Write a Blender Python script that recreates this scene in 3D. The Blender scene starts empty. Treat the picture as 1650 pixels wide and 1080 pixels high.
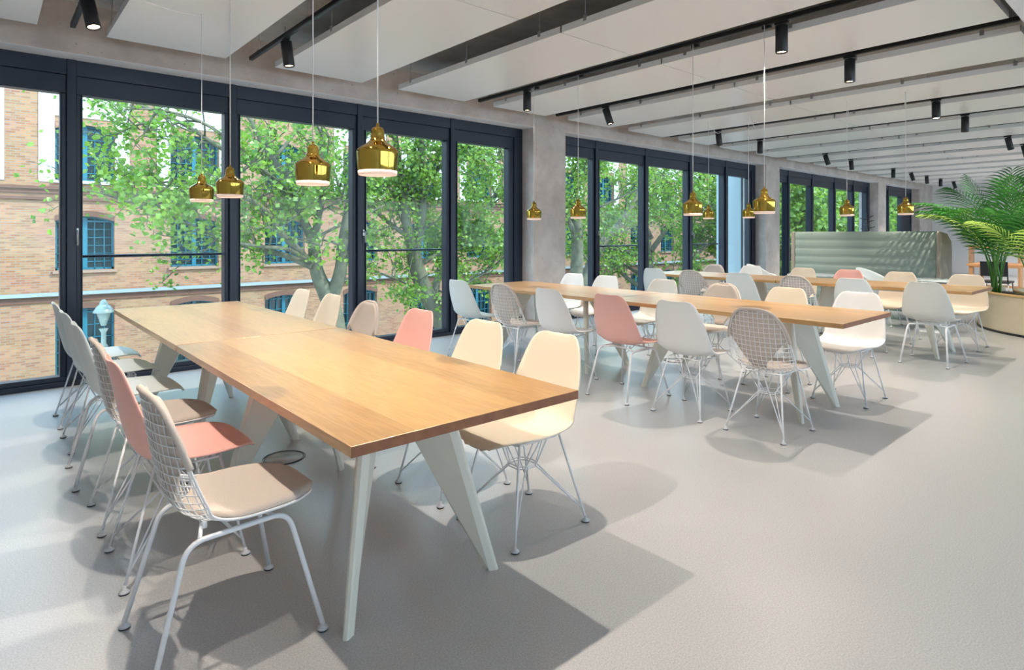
import bpy, bmesh, math, random
from mathutils import Vector, Matrix
random.seed(7)
PI = math.pi
SC = bpy.context.scene
COL = SC.collection

# ------------------------------------------------------------------ camera
ANG, FPX, HORIZ, CAMH = 0.7183, 972.7, 377.75, 1.316
cd = bpy.data.cameras.new('camera'); cam = bpy.data.objects.new('camera', cd); COL.objects.link(cam)
cam.location = (0, 0, CAMH); cam.rotation_euler = (PI/2, 0, -ANG)
cd.sensor_width = 36; cd.lens = FPX/1650*36; cd.shift_y = -(540-HORIZ)/1650
cd.clip_start = 0.05; cd.clip_end = 300
SC.camera = cam

# ------------------------------------------------------------------ world, sun, exposure
w = bpy.data.worlds.new('world'); SC.world = w; w.use_nodes = True
nt = w.node_tree; nt.nodes.clear()
o_ = nt.nodes.new('ShaderNodeOutputWorld'); bg = nt.nodes.new('ShaderNodeBackground')
tc = nt.nodes.new('ShaderNodeTexCoord'); sp = nt.nodes.new('ShaderNodeSeparateXYZ'); cr = nt.nodes.new('ShaderNodeValToRGB')
nt.links.new(tc.outputs['Generated'], sp.inputs[0]); nt.links.new(sp.outputs['Z'], cr.inputs[0])
cr.color_ramp.elements[0].color = (0.66, 0.85, 1.0, 1); cr.color_ramp.elements[1].color = (0.40, 0.66, 1.0, 1)
nt.links.new(cr.outputs[0], bg.inputs[0]); nt.links.new(bg.outputs[0], o_.inputs[0])
bg.inputs[1].default_value = 3.9
sl = bpy.data.lights.new('sun', 'SUN'); sun = bpy.data.objects.new('sun', sl); COL.objects.link(sun)
sl.energy = 4.2; sl.angle = 0.009; sl.color = (1.0, 0.93, 0.82)
sun.rotation_euler = Vector((-0.55, 0.62, -0.85)).to_track_quat('-Z', 'Y').to_euler()
sun.location = (10, -10, 20)
vs = SC.view_settings
vs.view_transform = 'Standard'; vs.look = 'None'; vs.gamma = 1.0; vs.use_curve_mapping = False
vs.exposure = 0.36
SPOT_W, PEND_W = 140.0, 7.0
cy = SC.cycles
cy.max_bounces = 10; cy.diffuse_bounces = 5; cy.glossy_bounces = 5; cy.transparent_max_bounces = 24
cy.sample_clamp_indirect = 6.0; cy.caustics_reflective = False; cy.caustics_refractive = False
# sky portals in the window-side openings and the added fill openings opposite
for (px, py, rx) in [(x, y, r) for (y, r) in ((6.75, -PI/2), (-5.15, PI/2)) for x in (2.7, 9.6, 16.5)]:
    al = bpy.data.lights.new('sky_portal', 'AREA'); al.shape = 'RECTANGLE'; al.size = 6.2; al.size_y = 2.8
    ao = bpy.data.objects.new('sky_portal', al); COL.objects.link(ao)
    ao.location = (px, py, 1.4); ao.rotation_euler = (rx, 0, 0); al.cycles.is_portal = True

# ------------------------------------------------------------------ helpers
def at(u, v, Y):
    """world point on the plane Y seen at image position u, v"""
    t = (u-825)/FPX; s, c = math.sin(ANG), math.cos(ANG)
    X = Y*(t*c+s)/(c-t*s); d = X*s+Y*c
    return Vector((X, Y, CAMH-(v-HORIZ)*d/FPX))

class MB:
    def __init__(s): s.v = []; s.f = []; s.sm = []; s.mi = []
    def quadstrip(s, rings, closed=True, smooth=True, mi=0, cap=True):
        b = len(s.v); n = len(rings[0])
        for r in rings: s.v += [tuple(p) for p in r]
        for i in range(len(rings)-1):
            for j in range(n if closed else n-1):
                k = (j+1) % n
                s.f.append((b+i*n+j, b+i*n+k, b+(i+1)*n+k, b+(i+1)*n+j)); s.sm.append(smooth); s.mi.append(mi)
        if cap and closed:
            s.f.append(tuple(b+j for j in range(n))[::-1]); s.sm.append(False); s.mi.append(mi)
            e = b+(len(rings)-1)*n
            s.f.append(tuple(e+j for j in range(n))); s.sm.append(False); s.mi.append(mi)
    def box(s, x0, x1, y0, y1, z0, z1, mi=0):
        s.prism([(x0, y0), (x1, y0), (x1, y1), (x0, y1)], z0, z1, mi)
    def prism(s, pts, z0, z1, mi=0, M=None, smooth=False):
        n = len(pts)
        lo = [Vector((p[0], p[1], z0)) for p in pts]; hi = [Vector((p[0], p[1], z1)) for p in pts]
        if M: lo = [M @ p for p in lo]; hi = [M @ p for p in hi]
        s.quadstrip([lo, hi], True, smooth, mi)
    def tube(s, pts, r, n=6, mi=0, closed=False):
        pts = [Vector(p) for p in pts]
        if not isinstance(r, (list, tuple)): r = [r]*len(pts)
        rings = []; N = len(pts); t0 = (pts[1]-pts[0]).normalized()
        nrm = t0.orthogonal().normalized()
        for i, p in enumerate(pts):
            if i == 0: t = pts[1]-pts[0]
            elif i == N-1: t = pts[-1]-pts[-2]
            else: t = (pts[i+1]-p).normalized()+(p-pts[i-1]).normalized()
            t = t.normalized() if t.length > 1e-9 else t0
            nrm = (nrm-t*nrm.dot(t))
            nrm = nrm.normalized() if nrm.length > 1e-6 else t.orthogonal().normalized()
            bt = t.cross(nrm)
            rings.append([p+(nrm*math.cos(2*PI*k/n)+bt*math.sin(2*PI*k/n))*r[i] for k in range(n)])
        s.quadstrip(rings, True, True, mi)
    def lathe(s, prof, n=24, c=(0, 0, 0), mi=0, cap=True, M=None):
        rings = []
        for (r, z) in prof:
            ring = [Vector((c[0]+r*math.cos(2*PI*k/n), c[1]+r*math.sin(2*PI*k/n), c[2]+z)) for k in range(n)]
            if M: ring = [M @ p for p in ring]
            rings.append(ring)
        s.quadstrip(rings, True, True, mi, cap)
    def poly(s, pts, mi=0, smooth=False):
        b = len(s.v); s.v += [tuple(p) for p in pts]; s.f.append(tuple(range(b, b+len(pts)))); s.sm.append(smooth); s.mi.append(mi)
    def mesh(s, name, mats):
        me = bpy.data.meshes.new(name); me.from_pydata(s.v, [], s.f)
        for m in (mats if isinstance(mats, (list, tuple)) else [mats]): me.materials.append(m)
        me.polygons.foreach_set('use_smooth', s.sm); me.polygons.foreach_set('material_index', s.mi)
        me.update(); return me
    def build(s, name, mats, parent=None, fix=True):
        me = s.mesh(name, mats)
        if fix:
            bm = bmesh.new(); bm.from_mesh(me); bmesh.ops.recalc_face_normals(bm, faces=bm.faces); bm.to_mesh(me); bm.free()
        o = bpy.data.objects.new(name, me); COL.objects.link(o)
        if parent: o.parent = parent
        return o

def bevel(o, w=0.003, seg=2):
    m = o.modifiers.new('bevel', 'BEVEL'); m.width = w; m.segments = seg; m.limit_method = 'ANGLE'; m.angle_limit = 0.6
    return o
def tag(o, label=None, cat=None, group=None, kind=None):
    if label: o['label'] = label
    if cat: o['category'] = cat
    if group: o['group'] = group
    if kind: o['kind'] = kind
    return o
def empty(name, loc=(0, 0, 0), rz=0):
    o = bpy.data.objects.new(name, None); COL.objects.link(o); o.location = loc; o.rotation_euler = (0, 0, rz)
    o.empty_display_size = 0.1
    return o
def struct(name, mb, mat, **k):
    o = mb.build(name, mat, **k); o['kind'] = 'structure'; return o
def copy_tree(o, parent=None):
    c = o.copy(); COL.objects.link(c)
    if parent: c.parent = parent
    for ch in list(o.children):
        if ch.type != 'LIGHT' and not ch.name.startswith('cord'): copy_tree(ch, c)
    return c
def smoothpath(pts, k=6):
    """Catmull-Rom through the points"""
    P = [Vector(p) for p in pts]; P = [P[0]*2-P[1]]+P+[P[-1]*2-P[-2]]; out = []
    for i in range(1, len(P)-2):
        for j in range(k):
            t = j/k
            out.append(0.5*((2*P[i])+(P[i+1]-P[i-1])*t+(2*P[i-1]-5*P[i]+4*P[i+1]-P[i+2])*t*t+(3*P[i]-P[i-1]-3*P[i+1]+P[i+2])*t**3))
    out.append(P[-2]); return out
def fillet(pts, r, k=5):
    P = [Vector(p) for p in pts]; out = [P[0]]
    for i in range(1, len(P)-1):
        a = (P[i-1]-P[i]).normalized(); b = (P[i+1]-P[i]).normalized()
        p0 = P[i]+a*r; p2 = P[i]+b*r
        for j in range(k+1):
            t = j/k; out.append(p0*(1-t)**2+P[i]*2*t*(1-t)+p2*t*t)
    out.append(P[-1]); return out
def interp(tab, u):
    for i in range(len(tab)-1):
        if u <= tab[i+1][0]:
            n = len(tab); p = [tab[max(i-1, 0)], tab[i], tab[i+1], tab[min(i+2, n-1)]]
            t = (u-p[1][0])/(p[2][0]-p[1][0]); o = []
            for c in range(1, len(tab[0])):
                m1 = (p[2][c]-p[0][c])/max(1e-9, p[2][0]-p[0][0])*(p[2][0]-p[1][0])
                m2 = (p[3][c]-p[1][c])/max(1e-9, p[3][0]-p[1][0])*(p[2][0]-p[1][0])
                o.append((2*t**3-3*t*t+1)*p[1][c]+(t**3-2*t*t+t)*m1+(-2*t**3+3*t*t)*p[2][c]+(t**3-t*t)*m2)
            return o
    return list(tab[-1][1:])
ORD = ['first', 'second', 'third', 'fourth', 'fifth', 'sixth', 'seventh', 'eighth', 'ninth', 'tenth', 'eleventh', 'twelfth',
       'thirteenth', 'fourteenth', 'fifteenth', 'sixteenth', 'seventeenth', 'eighteenth', 'nineteenth']

# ------------------------------------------------------------------ materials
def nodes(name):
    m = bpy.data.materials.new(name); m.use_nodes = True
    return m, m.node_tree, m.node_tree.nodes['Principled BSDF']
def pm(name, col, rough=0.5, metal=0.0, spec=0.5, noise=0.0, nscale=20, bump=0.0, bscale=80, emit=None, estr=0):
    m, t, b = nodes(name)
    b.inputs['Base Color'].default_value = (*col, 1); b.inputs['Roughness'].default_value = rough
    b.inputs['Metallic'].default_value = metal; b.inputs['Specular IOR Level'].default_value = spec
    c = t.nodes.new('ShaderNodeTexCoord')
    if noise:
        n = t.nodes.new('ShaderNodeTexNoise'); n.inputs['Scale'].default_value = nscale; n.inputs['Detail'].default_value = 6
        t.links.new(c.outputs['Object'], n.inputs['Vector'])
        mx = t.nodes.new('ShaderNodeMix'); mx.data_type = 'RGBA'
        mx.inputs['A'].default_value = (*[x*(1-noise) for x in col], 1); mx.inputs['B'].default_value = (*[min(1, x*(1+noise)) for x in col], 1)
        t.links.new(n.outputs['Fac'], mx.inputs['Factor']); t.links.new(mx.outputs['Result'], b.inputs['Base Color'])
    if bump:
        n = t.nodes.new('ShaderNodeTexNoise'); n.inputs['Scale'].default_value = bscale; n.inputs['Detail'].default_value = 4
        t.links.new(c.outputs['Object'], n.inputs['Vector'])
        bp_ = t.nodes.new('ShaderNodeBump'); bp_.inputs['Strength'].default_value = bump; bp_.inputs['Distance'].default_value = 0.01
        t.links.new(n.outputs['Fac'], bp_.inputs['Height']); t.links.new(bp_.outputs[0], b.inputs['Normal'])
    if emit:
        b.inputs['Emission Color'].default_value = (*emit, 1); b.inputs['Emission Strength'].default_value = estr
    return m
def concrete(name, c0, c1):
    m, t, b = nodes(name); b.inputs['Roughness'].default_value = 0.75
    c = t.nodes.new('ShaderNodeTexCoord')
    n = t.nodes.new('ShaderNodeTexNoise'); n.inputs['Scale'].default_value = 2.3; n.inputs['Detail'].default_value = 10; n.inputs['Roughness'].default_value = 0.65
    n2 = t.nodes.new('ShaderNodeTexNoise'); n2.inputs['Scale'].default_value = 90; n2.inputs['Detail'].default_value = 3
    v = t.nodes.new('ShaderNodeTexVoronoi'); v.inputs['Scale'].default_value = 9
    for q in (n, n2, v): t.links.new(c.outputs['Object'], q.inputs['Vector'])
    mx = t.nodes.new('ShaderNodeMix'); mx.data_type = 'RGBA'; mx.inputs['A'].default_value = (*c0, 1); mx.inputs['B'].default_value = (*c1, 1)
    r = t.nodes.new('ShaderNodeValToRGB'); r.color_ramp.elements[0].position = 0.35; r.color_ramp.elements[1].position = 0.65
    t.links.new(n.outputs['Fac'], r.inputs[0]); t.links.new(r.outputs[0], mx.inputs['Factor'])
    r2 = t.nodes.new('ShaderNodeValToRGB'); r2.color_ramp.elements[0].position = 0.045; r2.color_ramp.elements[1].position = 0.075
    r2.color_ramp.elements[0].color = (0.35, 0.33, 0.3, 1)
    t.links.new(v.outputs['Distance'], r2.inputs[0])
    m2 = t.nodes.new('ShaderNodeMix'); m2.data_type = 'RGBA'; m2.blend_type = 'MULTIPLY'; m2.inputs['Factor'].default_value = 0.7
    t.links.new(mx.outputs['Result'], m2.inputs['A']); t.links.new(r2.outputs[0], m2.inputs['B'])
    t.links.new(m2.outputs['Result'], b.inputs['Base Color'])
    bp_ = t.nodes.new('ShaderNodeBump'); bp_.inputs['Strength'].default_value = 0.35; bp_.inputs['Distance'].default_value = 0.01
    t.links.new(n2.outputs['Fac'], bp_.inputs['Height']); t.links.new(bp_.outputs[0], b.inputs['Normal'])
    return m
def wood(name, base, dark, rough=0.4):
    m, t, b = nodes(name); b.inputs['Roughness'].default_value = rough; b.inputs['Specular IOR Level'].default_value = 0.5; b.inputs['Coat Weight'].default_value = 0.8; b.inputs['Coat Roughness'].default_value = 0.28
    L = t.links.new; N = t.nodes.new
    c = N('ShaderNodeTexCoord'); oi = N('ShaderNodeObjectInfo')
    off = N('ShaderNodeVectorMath'); off.operation = 'MULTIPLY_ADD'
    cmb = N('ShaderNodeCombineXYZ')
    for i in range(3): L(oi.outputs['Random'], cmb.inputs[i])
    sc7 = N('ShaderNodeVectorMath'); sc7.operation = 'SCALE'; sc7.inputs['Scale'].default_value = 17.3; L(cmb.outputs[0], sc7.inputs[0])
    L(c.outputs['Object'], off.inputs[0]); off.inputs[1].default_value = (1, 1, 1); L(sc7.outputs[0], off.inputs[2])
    sx = N('ShaderNodeSeparateXYZ'); L(off.outputs[0], sx.inputs[0])
    # staves 11 cm wide, each its own tone and its own grain offset
    dv = N('ShaderNodeMath'); dv.operation = 'DIVIDE'; dv.inputs[1].default_value = 0.105; L(sx.outputs['X'], dv.inputs[0])
    fl = N('ShaderNodeMath'); fl.operation = 'FLOOR'; L(dv.outputs[0], fl.inputs[0])
    wn = N('ShaderNodeTexWhiteNoise'); wn.noise_dimensions = '1D'; L(fl.outputs[0], wn.inputs['W'])
    ml = N('ShaderNodeMath'); ml.operation = 'MULTIPLY'; ml.inputs[1].default_value = 9.0; L(wn.outputs['Value'], ml.inputs[0])
    cb = N('ShaderNodeCombineXYZ'); L(sx.outputs['X'], cb.inputs[0])
    ad = N('ShaderNodeMath'); ad.operation = 'ADD'; L(sx.outputs['Y'], ad.inputs[0]); L(ml.outputs[0], ad.inputs[1])
    L(ad.outputs[0], cb.inputs[1]); L(sx.outputs['Z'], cb.inputs[2])
    mp = N('ShaderNodeMapping'); mp.inputs['Scale'].default_value = (11, 0.9, 11); L(cb.outputs[0], mp.inputs['Vector'])
    n1 = N('ShaderNodeTexNoise'); n1.inputs['Scale'].default_value = 1.1; n1.inputs['Detail'].default_value = 3; L(mp.outputs[0], n1.inputs['Vector'])
    # growth rings: fractional bands of the stretched noise
    mu = N('ShaderNodeMath'); mu.operation = 'MULTIPLY'; mu.inputs[1].default_value = 22; L(n1.outputs['Fac'], mu.inputs[0])
    fr = N('ShaderNodeMath'); fr.operation = 'PINGPONG'; fr.inputs[1].default_value = 1.0; L(mu.outputs[0], fr.inputs[0])
    mp2 = N('ShaderNodeMapping'); mp2.inputs['Scale'].default_value = (160, 5, 160); L(cb.outputs[0], mp2.inputs['Vector'])
    n2 = N('ShaderNodeTexNoise'); n2.inputs['Scale'].default_value = 1.5; n2.inputs['Detail'].default_value = 4; L(mp2.outputs[0], n2.inputs['Vector'])
    a1 = N('ShaderNodeMath'); a1.operation = 'MULTIPLY'; a1.inputs[1].default_value = 0.26; L(fr.outputs[0], a1.inputs[0])
    a2 = N('ShaderNodeMath'); a2.operation = 'MULTIPLY_ADD'; a2.inputs[1].default_value = 0.38; L(n2.outputs['Fac'], a2.inputs[0]); L(a1.outputs[0], a2.inputs[2])
    a3 = N('ShaderNodeMath'); a3.operation = 'MULTIPLY_ADD'; a3.inputs[1].default_value = 0.42; L(wn.outputs['Value'], a3.inputs[0]); L(a2.outputs[0], a3.inputs[2])
    mx = N('ShaderNodeMix'); mx.data_type = 'RGBA'; mx.inputs['A'].default_value = (*base, 1); mx.inputs['B'].default_value = (*dark, 1)
    L(a3.outputs[0], mx.inputs['Factor']); L(mx.outputs['Result'], b.inputs['Base Color'])
    return m

M = {}
M['frame'] = pm('anthracite_frame', (0.010, 0.018, 0.038), 0.36, 0.0, 0.5)
M['floor_grey'] = None
M['concrete'] = concrete('concrete', (0.48, 0.43, 0.40), (0.66, 0.61, 0.58))
M['slab'] = concrete('slab_concrete', (0.36, 0.35, 0.33), (0.52, 0.51, 0.49))
M['panel'] = pm('white_metal_panel', (0.84, 0.84, 0.83), 0.30, 0.0, 0.5, bump=0.02, bscale=300)
M['track'] = pm('black_track', (0.010, 0.010, 0.011), 0.4)
M['steel'] = pm('galvanised_steel', (0.5, 0.5, 0.5), 0.35, 0.9)
M['spot'] = pm('black_spot', (0.012, 0.012, 0.014), 0.45, bump=0.05, bscale=400)
M['spotlens'] = pm('spot_lens', (1, 0.9, 0.8), 0.3, emit=(1.0, 0.72, 0.45), estr=14)
M['brass'] = pm('polished_brass', (0.50, 0.33, 0.06), 0.05, 1.0)
M['rim'] = pm('pale_rim', (0.85, 0.70, 0.62), 0.35, emit=(1.0, 0.75, 0.62), estr=0.22)
M['bulb'] = pm('bulb', (1, 0.9, 0.8), 0.3, emit=(1.0, 0.85, 0.7), estr=2.5)
M['cord'] = pm('white_cord', (0.85, 0.85, 0.85), 0.5)
M['oak'] = wood('oak', (0.66, 0.40, 0.15), (0.30, 0.145, 0.04))
M['oak_end_shade'] = pm('oak_end_grain_shade', (0.27, 0.105, 0.045), 0.55, noise=0.45, nscale=22)
M['leg'] = pm('ivory_steel', (0.70, 0.70, 0.62), 0.35, noise=0.02, nscale=5)
M['wire'] = pm('white_wire', (0.82, 0.83, 0.85), 0.3)
M['tablegrey'] = pm('grey_laminate', (0.36, 0.42, 0.44), 0.4)
M['glide'] = pm('glide', (0.55, 0.56, 0.58), 0.35)
M['rubber'] = pm('black_rubber', (0.02, 0.02, 0.02), 0.6)
M['felt'] = pm('beige_felt', (0.55, 0.49, 0.44), 0.95, spec=0.1, noise=0.12, nscale=260, bump=0.3, bscale=500)
M['cream'] = pm('cream_shell', (0.74, 0.65, 0.52), 0.42)
M['white'] = pm('white_shell', (0.79, 0.79, 0.78), 0.42)
M['ice'] = pm('ice_and_shaded_white_shell', (0.67, 0.72, 0.715), 0.42)
M['grey'] = pm('warm_grey_shell', (0.62, 0.62, 0.58), 0.42)
M['pink'] = pm('pink_shell', (0.80, 0.44, 0.385), 0.42)
M['plywood'] = pm('plywood', (0.64, 0.57, 0.42), 0.5, noise=0.1, nscale=6)
M['plyedge'] = pm('plywood_edge', (0.62, 0.42, 0.18), 0.5)
M['soil'] = pm('soil', (0.05, 0.03, 0.02), 0.9, noise=0.4, nscale=40)
M['sofa'] = pm('sage_fabric', (0.30, 0.37, 0.33), 0.95, spec=0.1, noise=0.15, nscale=150, bump=0.3, bscale=300)
M['taupe'] = pm('taupe_fabric', (0.36, 0.32, 0.27), 0.95, spec=0.1, noise=0.15, nscale=150, bump=0.3, bscale=300)
M['plaster'] = pm('white_plaster', (0.74, 0.75, 0.77), 0.8)
M['fplaster'] = pm('facade_plaster', (0.58, 0.60, 0.62), 0.8)
M['teal'] = pm('teal_paint', (0.01, 0.13, 0.19), 0.5)
M['dglass'] = pm('dark_glass', (0.008, 0.03, 0.035), 0.15, spec=0.35)
M['zinc'] = pm('zinc', (0.27, 0.32, 0.35), 0.4, 0.3)
M['cornice'] = pm('brown_brick_cornice', (0.13, 0.065, 0.045), 0.8, noise=0.25, nscale=6)
M['sill'] = pm('sandstone_sill', (0.27, 0.18, 0.13), 0.7)
M['lampgreen'] = pm('mint_paint', (0.24, 0.29, 0.26), 0.4)
M['ground'] = pm('paving', (0.30, 0.28, 0.25), 0.9, noise=0.2, nscale=3)
M['bark'] = pm('plane_bark', (0.105, 0.105, 0.07), 0.85, noise=0.75, nscale=5, bump=0.6, bscale=12)
M['blueslab'] = pm('pale_blue_slab', (0.40, 0.50, 0.54), 0.8)
M['black'] = pm('black_lacquer', (0.015, 0.016, 0.02), 0.4)
M['orangewood'] = pm('orange_wood', (0.55, 0.28, 0.12), 0.45, noise=0.2, nscale=8)
M['palmstem'] = pm('palm_stem', (0.07, 0.22, 0.03), 0.5)

def mk_floor():
    m, t, b = nodes('resin_floor'); b.inputs['Specular IOR Level'].default_value = 0.5; b.inputs['Coat Weight'].default_value = 0.5; b.inputs['Coat Roughness'].default_value = 0.29
    L = t.links.new; N = t.nodes.new; c = N('ShaderNodeTexCoord')
    n = N('ShaderNodeTexNoise'); n.inputs['Scale'].default_value = 170; n.inputs['Detail'].default_value = 2
    n2 = N('ShaderNodeTexNoise'); n2.inputs['Scale'].default_value = 0.9; n2.inputs['Detail'].default_value = 5
    for q in (n, n2): L(c.outputs['Object'], q.inputs['Vector'])
    r = N('ShaderNodeValToRGB'); r.color_ramp.elements[0].position = 0.35; r.color_ramp.elements[1].position = 0.65
    r.color_ramp.elements[0].color = (0.36, 0.37, 0.375, 1); r.color_ramp.elements[1].color = (0.49, 0.49, 0.49, 1)
    L(n.outputs['Fac'], r.inputs[0]); L(r.outputs[0], b.inputs['Base Color'])
    r2 = N('ShaderNodeMapRange'); r2.inputs['To Min'].default_value = 0.30; r2.inputs['To Max'].default_value = 0.38
    L(n2.outputs['Fac'], r2.inputs['Value']); L(r2.outputs[0], b.inputs['Roughness'])
    return m
M['floor'] = mk_floor()

def mk_brick():
    m, t, b = nodes('facade_brick'); b.inputs['Roughness'].default_value = 0.85
    L = t.links.new; N = t.nodes.new; c = N('ShaderNodeTexCoord')
    mp = N('ShaderNodeMapping'); mp.inputs['Rotation'].default_value = (PI/2, 0, 0); L(c.outputs['Object'], mp.inputs['Vector'])
    br = N('ShaderNodeTexBrick'); br.inputs['Scale'].default_value = 1.0
    br.inputs['Brick Width'].default_value = 0.26; br.inputs['Row Height'].default_value = 0.08; br.inputs['Mortar Size'].default_value = 0.011
    br.inputs['Color1'].default_value = (0.24, 0.10, 0.045, 1); br.inputs['Color2'].default_value = (0.36, 0.185, 0.085, 1)
    br.inputs['Mortar'].default_value = (0.26, 0.205, 0.155, 1); br.inputs['Bias'].default_value = 0.1
    L(mp.outputs[0], br.inputs['Vector'])
    n = N('ShaderNodeTexNoise'); n.inputs['Scale'].default_value = 1.3; n.inputs['Detail'].default_value = 9; L(c.outputs['Object'], n.inputs['Vector'])
    mx = N('ShaderNodeMix'); mx.data_type = 'RGBA'; mx.blend_type = 'MULTIPLY'; mx.inputs['Factor'].default_value = 0.35
    L(br.outputs['Color'], mx.inputs['A']); L(n.outputs['Color'], mx.inputs['B']); 
    hs = N('ShaderNodeHueSaturation'); hs.inputs['Value'].default_value = 1.15; hs.inputs['Saturation'].default_value = 0.95; L(mx.outputs['Result'], hs.inputs['Color'])
    L(hs.outputs[0], b.inputs['Base Color'])
    return m
M['brick'] = mk_brick()

def mk_glass():
    m = bpy.data.materials.new('window_glass'); m.use_nodes = True; t = m.node_tree; t.nodes.clear()
    o = t.nodes.new('ShaderNodeOutputMaterial'); tr = t.nodes.new('ShaderNodeBsdfTransparent'); g = t.nodes.new('ShaderNodeBsdfGlossy')
    tr.inputs[0].default_value = (0.95, 0.985, 0.975, 1); g.inputs['Roughness'].default_value = 0.0
    fw = t.nodes.new('ShaderNodeLayerWeight'); fw.inputs['Blend'].default_value = 0.5
    pw = t.nodes.new('ShaderNodeMath'); pw.operation = 'POWER'; pw.inputs[1].default_value = 5.0; t.links.new(fw.outputs['Facing'], pw.inputs[0])
    lw = t.nodes.new('ShaderNodeMath'); lw.operation = 'MULTIPLY_ADD'; lw.inputs[1].default_value = 0.45; lw.inputs[2].default_value = 0.008; t.links.new(pw.outputs[0], lw.inputs[0])
    mx = t.nodes.new('ShaderNodeMixShader')
    t.links.new(lw.outputs[0], mx.inputs[0]); t.links.new(tr.outputs[0], mx.inputs[1]); t.links.new(g.outputs[0], mx.inputs[2]); t.links.new(mx.outputs[0], o.inputs[0])
    return m
M['glass'] = mk_glass()

def mk_leaf(name, c1, c2, trans=0.45, hue=0.5):
    m = bpy.data.materials.new(name); m.use_nodes = True; t = m.node_tree; t.nodes.clear()
    L = t.links.new; N = t.nodes.new
    o = N('ShaderNodeOutputMaterial'); d = N('ShaderNodeBsdfDiffuse'); tr = N('ShaderNodeBsdfTranslucent'); g = N('ShaderNodeBsdfGlossy')
    g.inputs['Roughness'].default_value = 0.4
    c = N('ShaderNodeTexCoord'); n = N('ShaderNodeTexNoise'); n.inputs['Scale'].default_value = 1.8; n.inputs['Detail'].default_value = 6; n.inputs['Roughness'].default_value = 0.8
    L(c.outputs['Object'], n.inputs['Vector'])
    r = N('ShaderNodeValToRGB'); r.color_ramp.elements[0].position = 0.35; r.color_ramp.elements[1].position = 0.65
    r.color_ramp.elements[0].color = (*c1, 1); r.color_ramp.elements[1].color = (*c2, 1); L(n.outputs['Fac'], r.inputs[0])
    L(r.outputs[0], d.inputs[0]); L(r.outputs[0], tr.inputs[0])
    m1 = N('ShaderNodeMixShader'); m1.inputs[0].default_value = trans; L(d.outputs[0], m1.inputs[1]); L(tr.outputs[0], m1.inputs[2])
    m2 = N('ShaderNodeMixShader'); m2.inputs[0].default_value = 0.05; L(m1.outputs[0], m2.inputs[1]); L(g.outputs[0], m2.inputs[2]); L(m2.outputs[0], o.inputs[0])
    return m
M['leaf'] = mk_leaf('plane_leaf', (0.03, 0.14, 0.012), (0.30, 0.47, 0.055), 0.5)
M['palmleaf'] = mk_leaf('palm_leaf', (0.02, 0.13, 0.02), (0.07, 0.30, 0.04), 0.3)
M['palmyoung'] = mk_leaf('palm_leaf_young', (0.25, 0.50, 0.06), (0.60, 0.75, 0.20), 0.4)

# ------------------------------------------------------------------ room shell
X0, X1, YB, YW, YBEAM, ZC, ZBEAM = -1.6, 25.0, -5.1, 6.46, 6.23, 3.26, 2.836
BAY = 6.9
m = MB(); m.box(X0, X1, YB, 6.75, -0.3, 0.0); struct('floor', m, M['floor'])
m = MB(); m.box(X0-0.3, X1+0.3, YB-0.3, 6.9, ZC, ZC+0.35); struct('ceiling', m, M['slab'])
m = MB()
m.box(X0, X1, YBEAM, 6.85, ZBEAM, ZC)
for k in range(-1, 4):
    m.box(-1.05+BAY*(k+0), -0.40+BAY*k, YBEAM, 6.75, 0, ZBEAM) if k > -1 else None
    if k == 3: m.box(-1.05+BAY*(k+1)-3.0, X1, YBEAM, 6.75, 0, ZBEAM)
m.box(X0, -1.05, YBEAM, 6.75, 0, ZBEAM)
struct('wall_window_side', m, M['concrete'])
m = MB(); m.box(X0-0.25, X0, YB, 6.85, 0, ZC); struct('wall_left', m, M['plaster'])
m = MB(); m.box(X1, X1+0.25, YB, 6.85, 0, ZC); struct('wall_right', m, M['plaster'])
m = MB()   # unseen long side: piers, spandrel, lintel; openings added and sized for sky fill
m.box(X0, X1, YB-0.25, YB, 2.45, ZC); m.box(X0, X1, YB-0.25, YB, 0, 0.85)
for k in range(0, 5): m.box(-1.05+BAY*k if k else X0, -0.40+BAY*k if k < 4 else X1, YB-0.25, YB, 0.85, 2.45)
struct('wall_back', m, M['plaster'])
m = MB(); m.box(X0, X1, YB, 0.88, 2.90, 2.925); struct('trim_soffit', m, M['plaster'])
m = MB(); m.box(X0, X1, YBEAM+0.002, YW, ZBEAM-0.004, ZBEAM+0.001); struct('trim_2', m, M['plaster'])

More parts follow.
